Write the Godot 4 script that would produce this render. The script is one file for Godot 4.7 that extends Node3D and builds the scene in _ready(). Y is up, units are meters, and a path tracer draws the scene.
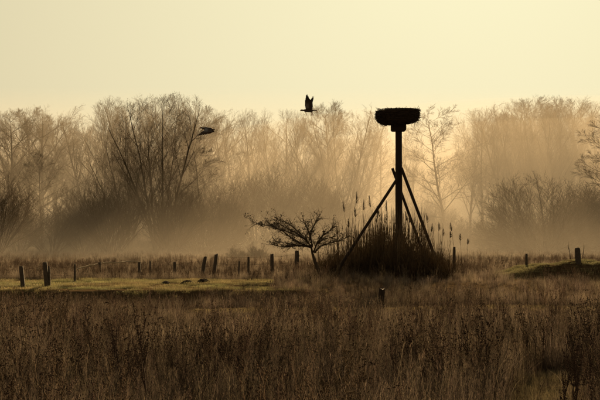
extends Node3D

# ---------------------------------------------------------------- measures
const EYE := 1.6              # height of the lens above the bank
const FOC := 1353.0           # focal length in pixels of a 600 pixel wide picture
const HORIZON := 234.0
const EXPOSURE := 3.4
const SUN_RIGHT := 8.0        # degrees right of the view
const SUN_UP := 17.0

# ---------------------------------------------------------------- mesh builder
class Builder:
	var v := PackedVector3Array()
	var n := PackedVector3Array()
	var c := PackedColorArray()
	var f := PackedInt32Array()

	func path(p: PackedVector3Array, r: PackedFloat32Array, sides: int, col: Color, flat_end := false) -> void:
		var count := p.size()
		var t := (p[1] - p[0]).normalized()
		var u := t.cross(Vector3.RIGHT if absf(t.x) < 0.8 else Vector3.UP).normalized()
		var first := v.size()
		for k in count:
			if k > 0:
				t = (p[mini(k + 1, count - 1)] - p[k - 1]).normalized()
			u = (u - t * t.dot(u)).normalized()
			var w := t.cross(u)
			if k == count - 1 and not flat_end:
				v.append(p[k]); n.append(t); c.append(col)
				break
			for j in sides:
				var a := TAU * j / sides
				var d := u * cos(a) + w * sin(a)
				v.append(p[k] + d * r[k]); n.append(d); c.append(col)
		for k in count - 1:
			var lo := first + k * sides
			if k == count - 2 and not flat_end:
				for j in sides:
					f.append(lo + j); f.append(lo + sides); f.append(lo + (j + 1) % sides)
				break
			for j in sides:
				var a := lo + j
				var b := lo + (j + 1) % sides
				f.append(a); f.append(a + sides); f.append(b + sides)
				f.append(a); f.append(b + sides); f.append(b)
		if flat_end:
			var top := first + (count - 1) * sides
			var mid := v.size()
			v.append(p[count - 1]); n.append(t); c.append(col)
			for j in sides:
				f.append(top + j); f.append(mid); f.append(top + (j + 1) % sides)

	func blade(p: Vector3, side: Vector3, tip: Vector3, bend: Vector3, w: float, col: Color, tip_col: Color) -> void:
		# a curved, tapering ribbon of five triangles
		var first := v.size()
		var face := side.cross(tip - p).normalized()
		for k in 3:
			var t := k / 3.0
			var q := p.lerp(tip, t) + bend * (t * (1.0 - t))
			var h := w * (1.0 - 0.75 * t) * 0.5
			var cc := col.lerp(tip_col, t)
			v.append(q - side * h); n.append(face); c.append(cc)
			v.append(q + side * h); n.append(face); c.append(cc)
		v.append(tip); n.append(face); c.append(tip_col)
		for k in 2:
			var a := first + k * 2
			f.append(a); f.append(a + 2); f.append(a + 3)
			f.append(a); f.append(a + 3); f.append(a + 1)
		f.append(first + 4); f.append(first + 6); f.append(first + 5)

	func tri(a: Vector3, b: Vector3, d: Vector3, col: Color) -> void:
		var face := (d - a).cross(b - a).normalized()
		var first := v.size()
		for q in [a, b, d]:
			v.append(q); n.append(face); c.append(col)
		f.append(first); f.append(first + 1); f.append(first + 2)

	func lump(at: Vector3, r: Vector3, col: Color) -> void:
		# small seed or bud: an octahedron
		var q := [Vector3(r.x, 0, 0), Vector3(0, 0, r.z), Vector3(-r.x, 0, 0), Vector3(0, 0, -r.z)]
		var first := v.size()
		for k in 4:
			v.append(at + q[k]); n.append(q[k].normalized()); c.append(col)
		v.append(at + Vector3(0, r.y, 0)); n.append(Vector3.UP); c.append(col)
		v.append(at - Vector3(0, r.y, 0)); n.append(Vector3.DOWN); c.append(col)
		for k in 4:
			var a := first + k
			var b := first + (k + 1) % 4
			f.append(a); f.append(b); f.append(first + 4)
			f.append(b); f.append(a); f.append(first + 5)

	func mesh() -> ArrayMesh:
		var a := []
		a.resize(Mesh.ARRAY_MAX)
		a[Mesh.ARRAY_VERTEX] = v
		a[Mesh.ARRAY_NORMAL] = n
		a[Mesh.ARRAY_COLOR] = c
		a[Mesh.ARRAY_INDEX] = f
		var m := ArrayMesh.new()
		m.add_surface_from_arrays(Mesh.PRIMITIVE_TRIANGLES, a)
		return m

# ---------------------------------------------------------------- node helpers
var rng := RandomNumberGenerator.new()
var relief := FastNoiseLite.new()
var patches := FastNoiseLite.new()
var ragged := FastNoiseLite.new()
var taken := {}
var M := {}

func numbered(called: String) -> String:
	var k: int = taken.get(called, 0)
	taken[called] = k + 1
	return called if k == 0 else "%s_%03d" % [called, k]

func tag(o: Node, label: String, category := "", group := "", kind := "") -> Node:
	if label: o.set_meta("label", label)
	if category: o.set_meta("category", category)
	if group: o.set_meta("group", group)
	if kind: o.set_meta("kind", kind)
	return o

func part(called: String, m: Mesh, mat: Material, parent: Node) -> MeshInstance3D:
	var o := MeshInstance3D.new()
	o.name = called if parent != self else numbered(called)
	o.mesh = m
	o.material_override = mat
	parent.add_child(o, true)
	return o

func thing(called: String, at: Vector3, turn := 0.0) -> Node3D:
	var o := Node3D.new()
	o.name = numbered(called)
	add_child(o)
	o.position = at
	o.rotation.y = turn
	return o

func copy(o: Node3D, called := "") -> Node3D:
	var d: Node3D = o.duplicate()
	d.name = numbered(called if called else str(o.name))
	add_child(d)
	return d

func scatter(called: String, m: Mesh, mat: Material, places: Array, tints: Array, label: String, category: String, parent: Node = null) -> void:
	var mm := MultiMesh.new()
	mm.transform_format = MultiMesh.TRANSFORM_3D
	mm.use_colors = true
	mm.mesh = m
	mm.instance_count = places.size()
	for k in places.size():
		mm.set_instance_transform(k, places[k])
		mm.set_instance_color(k, tints[k])
	var o := MultiMeshInstance3D.new()
	o.name = called if parent else numbered(called)
	o.multimesh = mm
	o.material_override = mat
	(parent if parent else self).add_child(o, true)
	tag(o, label, category, "", "stuff")

func matte(lin: Color, rough := 0.9, through := 0.0, shine := 0.25) -> StandardMaterial3D:
	var m := StandardMaterial3D.new()
	m.albedo_color = lin.linear_to_srgb()
	m.roughness = rough
	m.metallic_specular = shine
	m.vertex_color_use_as_albedo = true
	if through > 0.0:
		m.backlight_enabled = true
		m.backlight = Color(lin.r, lin.g, lin.b).linear_to_srgb() * through
	return m

# a point of the place, found from where the photograph shows it and how far off it is
func spot(px: float, d: float) -> Vector3:
	var x := (px - 300.0) / FOC * d
	return Vector3(x, land(x, -d), -d)

func high(py: float, d: float) -> float:
	return EYE + (HORIZON - py) / FOC * d

func along(px: float, py: float, d: float) -> Vector3:
	return Vector3((px - 300.0) / FOC * d, high(py, d), -d)

# ---------------------------------------------------------------- the lie of the land
func land(x: float, z: float) -> float:
	var d := -z
	var rough := relief.get_noise_2d(x * 1.0, z * 1.0)
	var wob := 0.9 * relief.get_noise_2d(x * 0.6 + 40.0, 7.0) + 0.7 * relief.get_noise_2d(x * 2.6 + 10.0, 17.0)
	var left := lerpf(-0.42, 0.0, smoothstep(38.0, 38.7, d + wob))
	var right := lerpf(-0.40, 0.0, smoothstep(35.5, 47.0, d + wob))
	var h := lerpf(left, right, smoothstep(-0.6, 2.5, x))
	h += lerpf(0.0, -0.12, smoothstep(47.0, 50.0, d)) * (1.0 - smoothstep(7.0, 8.5, x))
	var end := 0.80 + 0.34 * relief.get_noise_2d(x * 1.7, 90.0 + d) + 0.22 * relief.get_noise_2d(x * 5.0, 30.0 + d * 3.0)
	var front := smoothstep(47.5, 48.2, d + 0.9 * relief.get_noise_2d(x * 2.0, 55.0))
	var mound := smoothstep(5.8, 9.6, x) * end * 0.62 * front * (1.0 - smoothstep(50.0, 56.0, d))
	h += mound
	var calm := clampf(1.0 - d / 140.0, 0.15, 1.0) if d > 0.0 else 0.3
	return h + rough * 0.07 * calm

func in_gap(x: float, d: float) -> bool:          # the short green patch near the lower right corner
	var off := absf(x - 0.181 * d + 0.4 * relief.get_noise_2d(3.0, d * 2.0))
	return d > 9.5 and d < 19.0 and off < 0.62 + 0.3 * relief.get_noise_2d(x * 6.0, d * 6.0)

func on_track(x: float, d: float) -> bool:        # the trodden line across the weeds
	var wob := 0.5 * relief.get_noise_2d(x * 1.2, 11.0)
	return x > -2.8 and absf(d - 35.3 - wob - x * 0.07) < 1.0 and patches.get_noise_2d(x * 7.0, d * 3.0) > -0.30

# ---------------------------------------------------------------- trees
# one level of a tree's growth: how many steps, children, angles and so on
class Growth:
	var kids: Array
	var angle: Array
	var ratio: Array
	var lift: Array
	var jitter: Array
	var from: Array
	var steps: Array
	var sides: Array
	var thin := 0.55
	var flat := 0.0
	var least := 0.010
	var depth := 4
	var dome := Vector3.ZERO      # half width, middle height, half height of the crown
	var wood := Color(1, 1, 1)

func grow(stem: Builder, crown: Builder, g: Growth, at: Vector3, dir: Vector3, length: float, r: float, level: int) -> void:
	var steps: int = g.steps[level]
	var p := PackedVector3Array([at])
	var rad := PackedFloat32Array([r])
	var q := at
	var d := dir
	var lift: float = g.lift[level]
	var jit: float = g.jitter[level]
	for k in steps:
		d = (d + Vector3(rng.randfn(0, jit), rng.randfn(0, jit) + lift / steps, rng.randfn(0, jit))).normalized()
		var was := q
		q += d * length / steps
		if level > 0 and k > 0 and g.dome.x > 0.0:
			var e := Vector3(q.x / g.dome.x, (q.y - g.dome.y) / g.dome.z, q.z / g.dome.x)
			if e.length() > 1.0 + 0.10 * ragged.get_noise_3d(q.x, q.y, q.z) + rng.randfn(0, 0.025):
				q = was
				break
		p.append(q)
		rad.append(maxf(r * (1.0 - 0.88 * (k + 1) / float(steps)), g.least * 0.5))
	var tone := g.wood * rng.randf_range(0.8, 1.2)
	steps = p.size() - 1
	(stem if level < 2 else crown).path(p, rad, g.sides[level], Color(tone.r, tone.g, tone.b))
	if level >= g.depth:
		return
	# a branch cut short by the crown's edge bears fewer twigs
	var kids := int(ceil(g.kids[level] * float(steps) / g.steps[level]))
	var turn := rng.randf() * TAU
	for k in kids:
		var t: float = lerpf(g.from[level], 1.0, (k + rng.randf()) / kids)
		t = minf(t, 0.98)
		var seg := mini(int(t * steps), steps - 1)
		var s := t * steps - seg
		var b := p[seg].lerp(p[seg + 1], s)
		var rb := lerpf(rad[seg], rad[seg + 1], s)
		var ax := (p[seg + 1] - p[seg]).normalized()
		turn += 2.4 + rng.randf_range(-0.5, 0.5)
		var u := ax.cross(Vector3.RIGHT if absf(ax.x) < 0.8 else Vector3.FORWARD).normalized()
		var side := u.rotated(ax, turn)
		var ang := deg_to_rad(g.angle[level] * rng.randf_range(0.7, 1.3))
		var nd := (ax * cos(ang) + side * sin(ang)).normalized()
		if g.flat > 0.0 and level > 0:
			nd.y *= 1.0 - g.flat
			nd = nd.normalized()
		var long: float = length * g.ratio[level] * rng.randf_range(0.7, 1.2) * (1.15 - 0.65 * t)
		grow(stem, crown, g, b, nd, long, maxf(rb * g.thin, g.least), level + 1)

func tall_growth(ang: float, lift: float, spread: float) -> Growth:
	var g := Growth.new()
	g.kids = [22, 10, 8, 6]
	g.angle = [ang, 34.0, 33.0, 30.0]
	g.ratio = [0.52 * spread, 0.48, 0.52, 0.62]
	g.lift = [0.05, lift, lift * 0.6, 0.12, 0.08]
	g.jitter = [0.04, 0.06, 0.06, 0.06, 0.05]
	g.from = [0.2, 0.2, 0.12, 0.1]
	g.steps = [9, 6, 4, 3, 2]
	g.sides = [8, 5, 4, 3, 3]
	g.thin = 0.56
	g.least = 0.0075
	return g

func bush_growth(lift: float) -> Growth:
	var g := Growth.new()
	g.kids = [10, 8, 7, 5]
	g.angle = [28.0, 30.0, 32.0, 34.0]
	g.ratio = [0.6, 0.55, 0.55, 0.6]
	g.lift = [lift, lift, lift * 0.8, 0.2, 0.2]
	g.jitter = [0.06, 0.08, 0.09, 0.09, 0.1]
	g.from = [0.15, 0.15, 0.1, 0.1]
	g.steps = [6, 4, 3, 2, 1]
	g.sides = [5, 4, 3, 3, 3]
	g.thin = 0.6
	g.least = 0.008
	g.depth = 3
	return g

func tree_from(stems: Array, g: Growth) -> Array:
	# stems: [foot, direction, length, radius]; gives [trunk mesh, crown mesh]
	var a := Builder.new()
	var b := Builder.new()
	for s in stems:
		grow(a, b, g, s[0], s[1], s[2], s[3], 0)
	return [a.mesh(), b.mesh()]

func fan(count: int, lean: float, length: float, r: float, foot: float) -> Array:
	var out := []
	for k in count:
		var a := TAU * k / count + rng.randf() * 1.2
		var l := deg_to_rad(lean * sqrt(rng.randf_range(0.03, 1.0)))
		var d := Vector3(cos(a) * sin(l), cos(l), sin(a) * sin(l))
		out.append([Vector3(cos(a), 0, sin(a)) * foot * rng.randf() - Vector3(0, 0.3, 0), d, length * rng.randf_range(0.75, 1.05) * (1.0 - 0.25 * l), r * rng.randf_range(0.7, 1.2)])
	return out

func make_trees() -> void:
	var kinds := {}
	var tall := tall_growth(40.0, 0.35, 0.95)
	tall.dome = Vector3(4.6, 10.6, 7.4)
	kinds["upright"] = tree_from([[Vector3(0, -0.3, 0), Vector3(0.02, 1, 0), 17.0, 0.22]], tall)
	var tall_b := tall_growth(34.0, 0.42, 0.95)
	tall_b.dome = Vector3(4.0, 11.0, 7.0)
	kinds["upright_b"] = tree_from([[Vector3(0, -0.3, 0), Vector3(-0.03, 1, 0.02), 17.0, 0.2]], tall_b)
	var oak := tall_growth(56.0, 0.30, 1.35)
	oak.from = [0.22, 0.2, 0.15, 0.1]
	oak.dome = Vector3(6.4, 9.2, 7.2)
	kinds["broad"] = tree_from([[Vector3(0, -0.3, 0), Vector3(0, 1, 0.02), 15.5, 0.3]], oak)
	var fork := tall_growth(32.0, 0.30, 0.72)
	fork.kids = [13, 8, 8, 6]
	fork.dome = Vector3(6.0, 9.4, 7.0)
	var forks := []
	for k in 6:
		var a := TAU * k / 6 + 0.4
		var l := deg_to_rad(rng.randf_range(7.0, 34.0))
		forks.append([Vector3(cos(a), 0, sin(a)) * 0.25 - Vector3(0, 0.3, 0), Vector3(cos(a) * sin(l), cos(l), sin(a) * sin(l)), rng.randf_range(14.0, 16.5), rng.randf_range(0.11, 0.17)])
	kinds["fan"] = tree_from(forks, fork)
	var ivy := tall_growth(50.0, 0.25, 1.0)
	ivy.kids = [24, 12, 11, 7]
	ivy.dome = Vector3(4.8, 10.2, 6.0)
	kinds["dense"] = tree_from([[Vector3(0, -0.3, 0), Vector3(0.04, 1, 0), 15.0, 0.27]], ivy)
	var slim := tall_growth(58.0, 0.15, 0.7)
	slim.kids = [26, 9, 8, 5]
	slim.dome = Vector3(3.4, 7.0, 5.6)
	kinds["slim"] = tree_from([[Vector3(0, -0.3, 0), Vector3(0.02, 1, 0), 12.0, 0.11]], slim)
	var willow := bush_growth(0.28)
	willow.dome = Vector3(4.4, 3.0, 5.2)
	kinds["willow"] = tree_from(fan(24, 46.0, 8.2, 0.055, 0.9), willow)
	var round_one := bush_growth(0.12)
	round_one.kids = [9, 7, 6, 5]
	round_one.dome = Vector3(5.0, 1.4, 4.6)
	kinds["round"] = tree_from(fan(72, 86.0, 6.6, 0.05, 1.6), round_one)
	var thicket := bush_growth(0.10)
	kinds["thicket"] = tree_from(fan(30, 66.0, 4.6, 0.04, 1.4), thicket)
	var bases := {}
	for kind in kinds:
		bases[kind] = maxf(kinds[kind][1].get_aabb().end.y, kinds[kind][0].get_aabb().end.y) * 0.98
	var called := {"upright": "bare_tree", "upright_b": "bare_tree", "broad": "bare_tree", "fan": "forked_tree", "dense": "dense_tree", "slim": "slim_tree", "willow": "willow_shrub", "round": "round_shrub", "thicket": "thicket_shrub"}
	var first := {}
	for row in tree_list():
		var kind: String = row[0]
		var px: float = row[1]
		var d: float = row[2]
		var o: Node3D
		if first.has(kind):
			o = copy(first[kind], called[kind])
		else:
			o = thing(called[kind], Vector3.ZERO)
			part("trunk" if kind in ["upright", "upright_b", "broad", "dense", "slim"] else "stems", kinds[kind][0], M.bark, o)
			part("crown", kinds[kind][1], M.twig, o)
			first[kind] = o
		o.position = spot(px, d)
		var s: float = (high(row[3], d) - o.position.y) / bases[kind]
		var wide: float = row[5] if row.size() > 5 else 1.0
		o.scale = Vector3(s * wide, s, s * wide)
		o.rotation.y = rng.randf() * TAU
		tag(o, row[4], "shrub" if kind in ["willow", "round", "thicket"] else "tree", "trees of the misty wood edge" if not kind in ["willow", "round", "thicket"] else "shrubs along the wood edge")
	# brambles and saplings under the wood: no one could count them
	var places := []
	var tints := []
	for k in 90:
		var d := rng.randf_range(128.0, 205.0)
		var x := rng.randf_range(-0.27, 0.27) * d
		var s := rng.randf_range(0.35, 0.75)
		places.append(Transform3D(Basis(Vector3.UP, rng.randf() * TAU).scaled(Vector3(s * 1.3, s, s * 1.3)), Vector3(x, land(x, -d) - 0.1, -d)))
		tints.append(Color.WHITE * rng.randf_range(0.8, 1.1))
	scatter("undergrowth", kinds["thicket"][1], M.twig, places, tints, "low brambles and saplings growing under the misty wood", "undergrowth")

func tree_list() -> Array:
	# kind, column and distance where it stands, row its top reaches, label, width
	return [
		["dense", 8, 158, 110, "dense dark bare tree at the left edge of the misty wood"],
		["broad", 40, 168, 106, "broad bare tree just right of the dense one at the wood's left end"],
		["upright", 72, 188, 120, "lower bare tree in the dip left of the wood's tallest stand"],
		["upright_b", 103, 166, 100, "upright bare tree opening the tall stand above the pale rail"],
		["upright", 128, 172, 97, "tall bare tree in the left stand, between the upright one and the tallest one"],
		["fan", 160, 164, 93, "tallest bare tree of the left stand, left of the lower flying bird"],
		["upright_b", 187, 170, 97, "bare tree whose right side meets the lower flying bird", 1.1],
		["slim", 212, 160, 118, "thin bare tree right below and behind the lower flying bird", 1.2],
		["upright", 228, 172, 110, "bare tree just right of the lower flying bird", 0.9],
		["upright_b", 252, 168, 110, "pale upright bare tree midway between the two flying birds", 0.8],
		["upright", 274, 174, 109, "pale bare tree left of the upper flying bird", 0.85],
		["upright_b", 300, 170, 112, "pale bare tree directly beneath the upper flying bird", 0.8],
		["fan", 340, 168, 102, "wide rounded bare tree between the upper flying bird and the nest", 0.95],
		["slim", 382, 176, 134, "small faint bare tree directly behind the nest pole", 1.3],
		["upright", 416, 178, 128, "lowish faint bare tree just right of the nest pole", 0.8],
		["slim", 447, 156, 107, "thin bare tree with level branches, second right of the nest pole", 1.35],
		["upright_b", 470, 174, 110, "faint bare tree between the thin level-branched one and the hazy right stand", 0.9],
		["broad", 497, 178, 108, "hazy bare tree at the left end of the right stand"],
		["upright", 518, 180, 102, "hazy tall bare tree in the right stand, above the round shrub's left half"],
		["broad", 543, 176, 96, "tallest hazy bare tree of the right stand, above the round shrub's crown"],
		["dense", 570, 184, 99, "hazy dense bare tree in the right stand, above the round shrub's right half", 0.9],
		["upright_b", 596, 178, 104, "hazy bare tree behind the dark level-branched one at the right edge"],
		["broad", 630, 176, 106, "bare tree beyond the right edge, at the end of the wood"],
		["broad", -30, 170, 108, "bare tree beyond the left edge, at the end of the wood"],
		["broad", 20, 215, 122, "far pale tree seen through the gap between the two leftmost trees"],
		["dense", 88, 212, 126, "far pale tree filling the dip left of the tall stand"],
		["broad", 146, 220, 118, "far pale tree behind the middle of the left stand"],
		["upright", 205, 216, 124, "far pale tree seen behind the lower flying bird"],
		["broad", 262, 222, 126, "far pale tree behind the fan-shaped willow's left side"],
		["upright", 318, 220, 124, "far pale tree behind the fan-shaped willow's right side"],
		["dense", 510, 226, 118, "far pale tree behind the left end of the right stand"],
		["broad", 560, 224, 114, "far pale tree behind the middle of the right stand"],
		["upright", 86, 176, 106, "upright bare tree on the left flank of the tall stand"],
		["upright_b", 116, 182, 98, "bare tree in the second rank of the left stand, left of its middle"],
		["broad", 146, 184, 96, "broad bare tree in the second rank of the left stand, at its middle"],
		["upright", 174, 180, 94, "bare tree in the second rank of the left stand, right of its middle"],
		["dense", 200, 186, 106, "dense bare tree in the second rank, just left of the lower flying bird", 0.9],
		["dense", 26, 178, 108, "dense bare tree in the second rank at the wood's left end"],
		["dense", 56, 180, 116, "dense bare tree in the second rank above the low shrub at left", 0.9],
		["broad", 240, 186, 112, "bare tree in the second rank, midway between the flying birds", 0.9],
		["broad", 286, 188, 110, "bare tree in the second rank, left of the upper flying bird", 0.9],
		["dense", 326, 186, 104, "dense bare tree in the second rank right of the upper flying bird", 0.9],
		["upright", 360, 182, 110, "bare tree in the second rank just left of the nest", 1.0],
		["dense", 530, 190, 98, "dense hazy bare tree in the second rank of the right stand's middle"],
		["broad", 584, 192, 98, "hazy broad bare tree in the second rank near the right edge"],
		["upright_b", 482, 170, 108, "hazy upright bare tree between the nest pole and the right stand", 1.1],
		["upright", 506, 166, 104, "hazy bare tree at the front of the right stand's left end", 1.1],
		["fan", 532, 168, 99, "hazy forked bare tree at the front of the right stand's middle", 0.9],
		["upright_b", 560, 170, 98, "hazy upright bare tree in front, above the big round shrub's right half", 1.1],
		["slim", 42, 138, 152, "slim small tree with level branches before the wood at left"],
		["fan", 158, 126, 98, "big domed dark forked tree rising from the thicket before the left stand", 0.95],
		["slim", 204, 132, 148, "slim dark tree at the right side of the forked tree", 1.3],
		["fan", 128, 130, 138, "lower dark forked tree on the left flank of the big forked one", 0.9],
		["slim", 618, 118, 110, "dark bare tree with level branches cut off by the right edge", 1.25],
		["willow", -6, 106, 168, "dark bare shrub leaning in at the left edge of the picture", 1.0],
		["willow", 52, 118, 202, "low bare shrub left of the pale rail, before the wood", 1.3],
		["willow", 84, 122, 200, "low dark shrub at the thicket's left end", 1.1],
		["willow", 112, 116, 186, "upright dark shrub at the left foot of the forked tree", 1.0],
		["willow", 172, 116, 176, "upright dark shrub just right of the forked tree's foot", 0.9],
		["round", 200, 120, 192, "rounded dark shrub above the two leaning posts", 1.0],
		["willow", 224, 124, 198, "upright shrub closing the right end of the dark thicket", 0.9],
		["willow", 258, 142, 172, "fan-shaped willow shrub above the thorn tree's left end", 1.15],
		["willow", 288, 146, 164, "tallest fan-shaped willow shrub, above the thorn tree's middle", 1.15],
		["willow", 318, 144, 174, "fan-shaped willow shrub above the thorn tree's trunk", 1.1],
		["round", 352, 156, 196, "faint rounded shrub behind the left reeds", 1.1],
		["willow", 428, 160, 196, "faint shrub in the mist right of the nest pole", 1.2],
		["round", 462, 150, 214, "low faint shrub in the mist left of the big round shrub", 1.3],
		["round", 544, 120, 171, "big round shrub standing by itself before the right stand", 1.08],
		["willow", 584, 126, 183, "upright shrub between the big round shrub and the right edge", 1.2],
		["round", 612, 124, 190, "dark shrub at the foot of the level-branched tree by the right edge", 1.3],
		["willow", 100, 126, 172, "taller upright dark shrub behind the thicket's left half", 1.1],
		["willow", 212, 128, 176, "tall dark shrub between the forked tree and the fan-shaped willows", 1.0],
		["willow", 18, 120, 192, "bare shrub just right of the one leaning in at the left edge", 1.0],
		["thicket", 236, 92, 244, "tiny low bush in the mist right of the two leaning posts", 0.8],
		["thicket", 256, 90, 241, "small bush in the mist left of the upright fence post", 0.8],
	]

# ---------------------------------------------------------------- grasses and weeds
func grass_tuft(count: int, tall: float, spread: float, width: float, droop: float, low: Color, tips: Color) -> ArrayMesh:
	var b := Builder.new()
	for k in count:
		var a := rng.randf() * TAU
		var out := Vector3(cos(a), 0, sin(a))
		var p := out * spread * sqrt(rng.randf()) + Vector3(0, -0.02, 0)
		var h := tall * rng.randf_range(0.45, 1.0)
		var lean := out.rotated(Vector3.UP, rng.randfn(0, 0.8)) * h * rng.randf_range(0.05, droop)
		var tip := p + lean + Vector3(0, h, 0)
		var face := rng.randf() * TAU
		var t := rng.randf_range(0.65, 1.3)
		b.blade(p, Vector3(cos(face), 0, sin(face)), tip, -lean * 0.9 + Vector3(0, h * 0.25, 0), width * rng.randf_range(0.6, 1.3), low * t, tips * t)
	return b.mesh()

func weed_stem(b: Builder, foot: Vector3, h: float, col: Color, kind: int) -> void:
	var lean := Vector3(rng.randfn(0, 0.09), 1, rng.randfn(0, 0.09)).normalized()
	var p := PackedVector3Array()
	var r := PackedFloat32Array()
	var steps := 4
	var q := foot
	for k in steps + 1:
		p.append(q)
		r.append(lerpf(0.0034, 0.0013, k / float(steps)))
		lean = (lean + Vector3(rng.randfn(0, 0.06), 0, rng.randfn(0, 0.06))).normalized()
		q += lean * h / steps
	b.path(p, r, 3, col)
	match kind:
		0:   # upright branching spikes crowded with seeds
			for k in 9:
				var t := rng.randf_range(0.45, 0.98)
				var at := p[mini(int(t * steps), steps - 1)].lerp(p[mini(int(t * steps), steps - 1) + 1], t * steps - int(t * steps))
				var a := rng.randf() * TAU
				var end := at + Vector3(cos(a) * 0.35, 1, sin(a) * 0.35).normalized() * h * 0.20 * rng.randf_range(0.5, 1.1)
				b.path(PackedVector3Array([at, end]), PackedFloat32Array([0.0016, 0.0008]), 3, col)
				for s in 6:
					b.lump(at.lerp(end, rng.randf_range(0.3, 1.0)) + Vector3(rng.randfn(0, 0.006), 0, rng.randfn(0, 0.006)), Vector3(0.005, 0.008, 0.005) * rng.randf_range(0.6, 1.3), col * rng.randf_range(0.8, 1.4))
		1:   # flat-topped umbel
			for k in 10:
				var a := rng.randf() * TAU
				var rr := h * 0.10 * sqrt(rng.randf())
				var end: Vector3 = p[steps] + Vector3(cos(a) * rr, h * 0.05 + rng.randfn(0, 0.006), sin(a) * rr)
				b.path(PackedVector3Array([p[steps - 1].lerp(p[steps], 0.7), end]), PackedFloat32Array([0.0012, 0.0006]), 3, col)
				b.lump(end, Vector3(0.010, 0.006, 0.010) * rng.randf_range(0.6, 1.2), col * rng.randf_range(0.8, 1.3))
		2:   # feathery grass head
			for k in 12:
				var t := rng.randf_range(0.0, 1.0)
				var at := p[steps - 1].lerp(p[steps], t)
				var a := rng.randf() * TAU
				var end := at + Vector3(cos(a), 1.4, sin(a)).normalized() * 0.035 * rng.randf_range(0.6, 1.2)
				b.blade(at, Vector3(-sin(a), 0, cos(a)), end, Vector3.ZERO, 0.0045, col, col * 1.3)
	for k in 3:   # withered leaves
		var t := rng.randf_range(0.15, 0.6)
		var at := foot.lerp(p[steps], t)
		var a := rng.randf() * TAU
		var out := Vector3(cos(a), 0, sin(a))
		b.blade(at, Vector3(-out.z, 0, out.x), at + out * 0.07 + Vector3(0, -0.06, 0), Vector3(0, 0.06, 0), 0.009, col * 0.8, col)

func weed_clump(stems: int, tall: float, spread: float, kind: int, col: Color) -> ArrayMesh:
	var b := Builder.new()
	for k in stems:
		var a := rng.randf() * TAU
		weed_stem(b, Vector3(cos(a), 0, sin(a)) * spread * sqrt(rng.randf()) + Vector3(0, -0.02, 0), tall * rng.randf_range(0.6, 1.05), col * rng.randf_range(0.7, 1.3), kind)
	for k in 22:
		var a := rng.randf() * TAU
		var out := Vector3(cos(a), 0, sin(a))
		var p := out * spread * rng.randf()
		var h := tall * rng.randf_range(0.3, 0.75)
		var lean := out * h * rng.randf_range(0.1, 0.7)
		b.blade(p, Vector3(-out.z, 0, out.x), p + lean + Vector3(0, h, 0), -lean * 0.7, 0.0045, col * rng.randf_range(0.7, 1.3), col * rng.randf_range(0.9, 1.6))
	return b.mesh()

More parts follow.
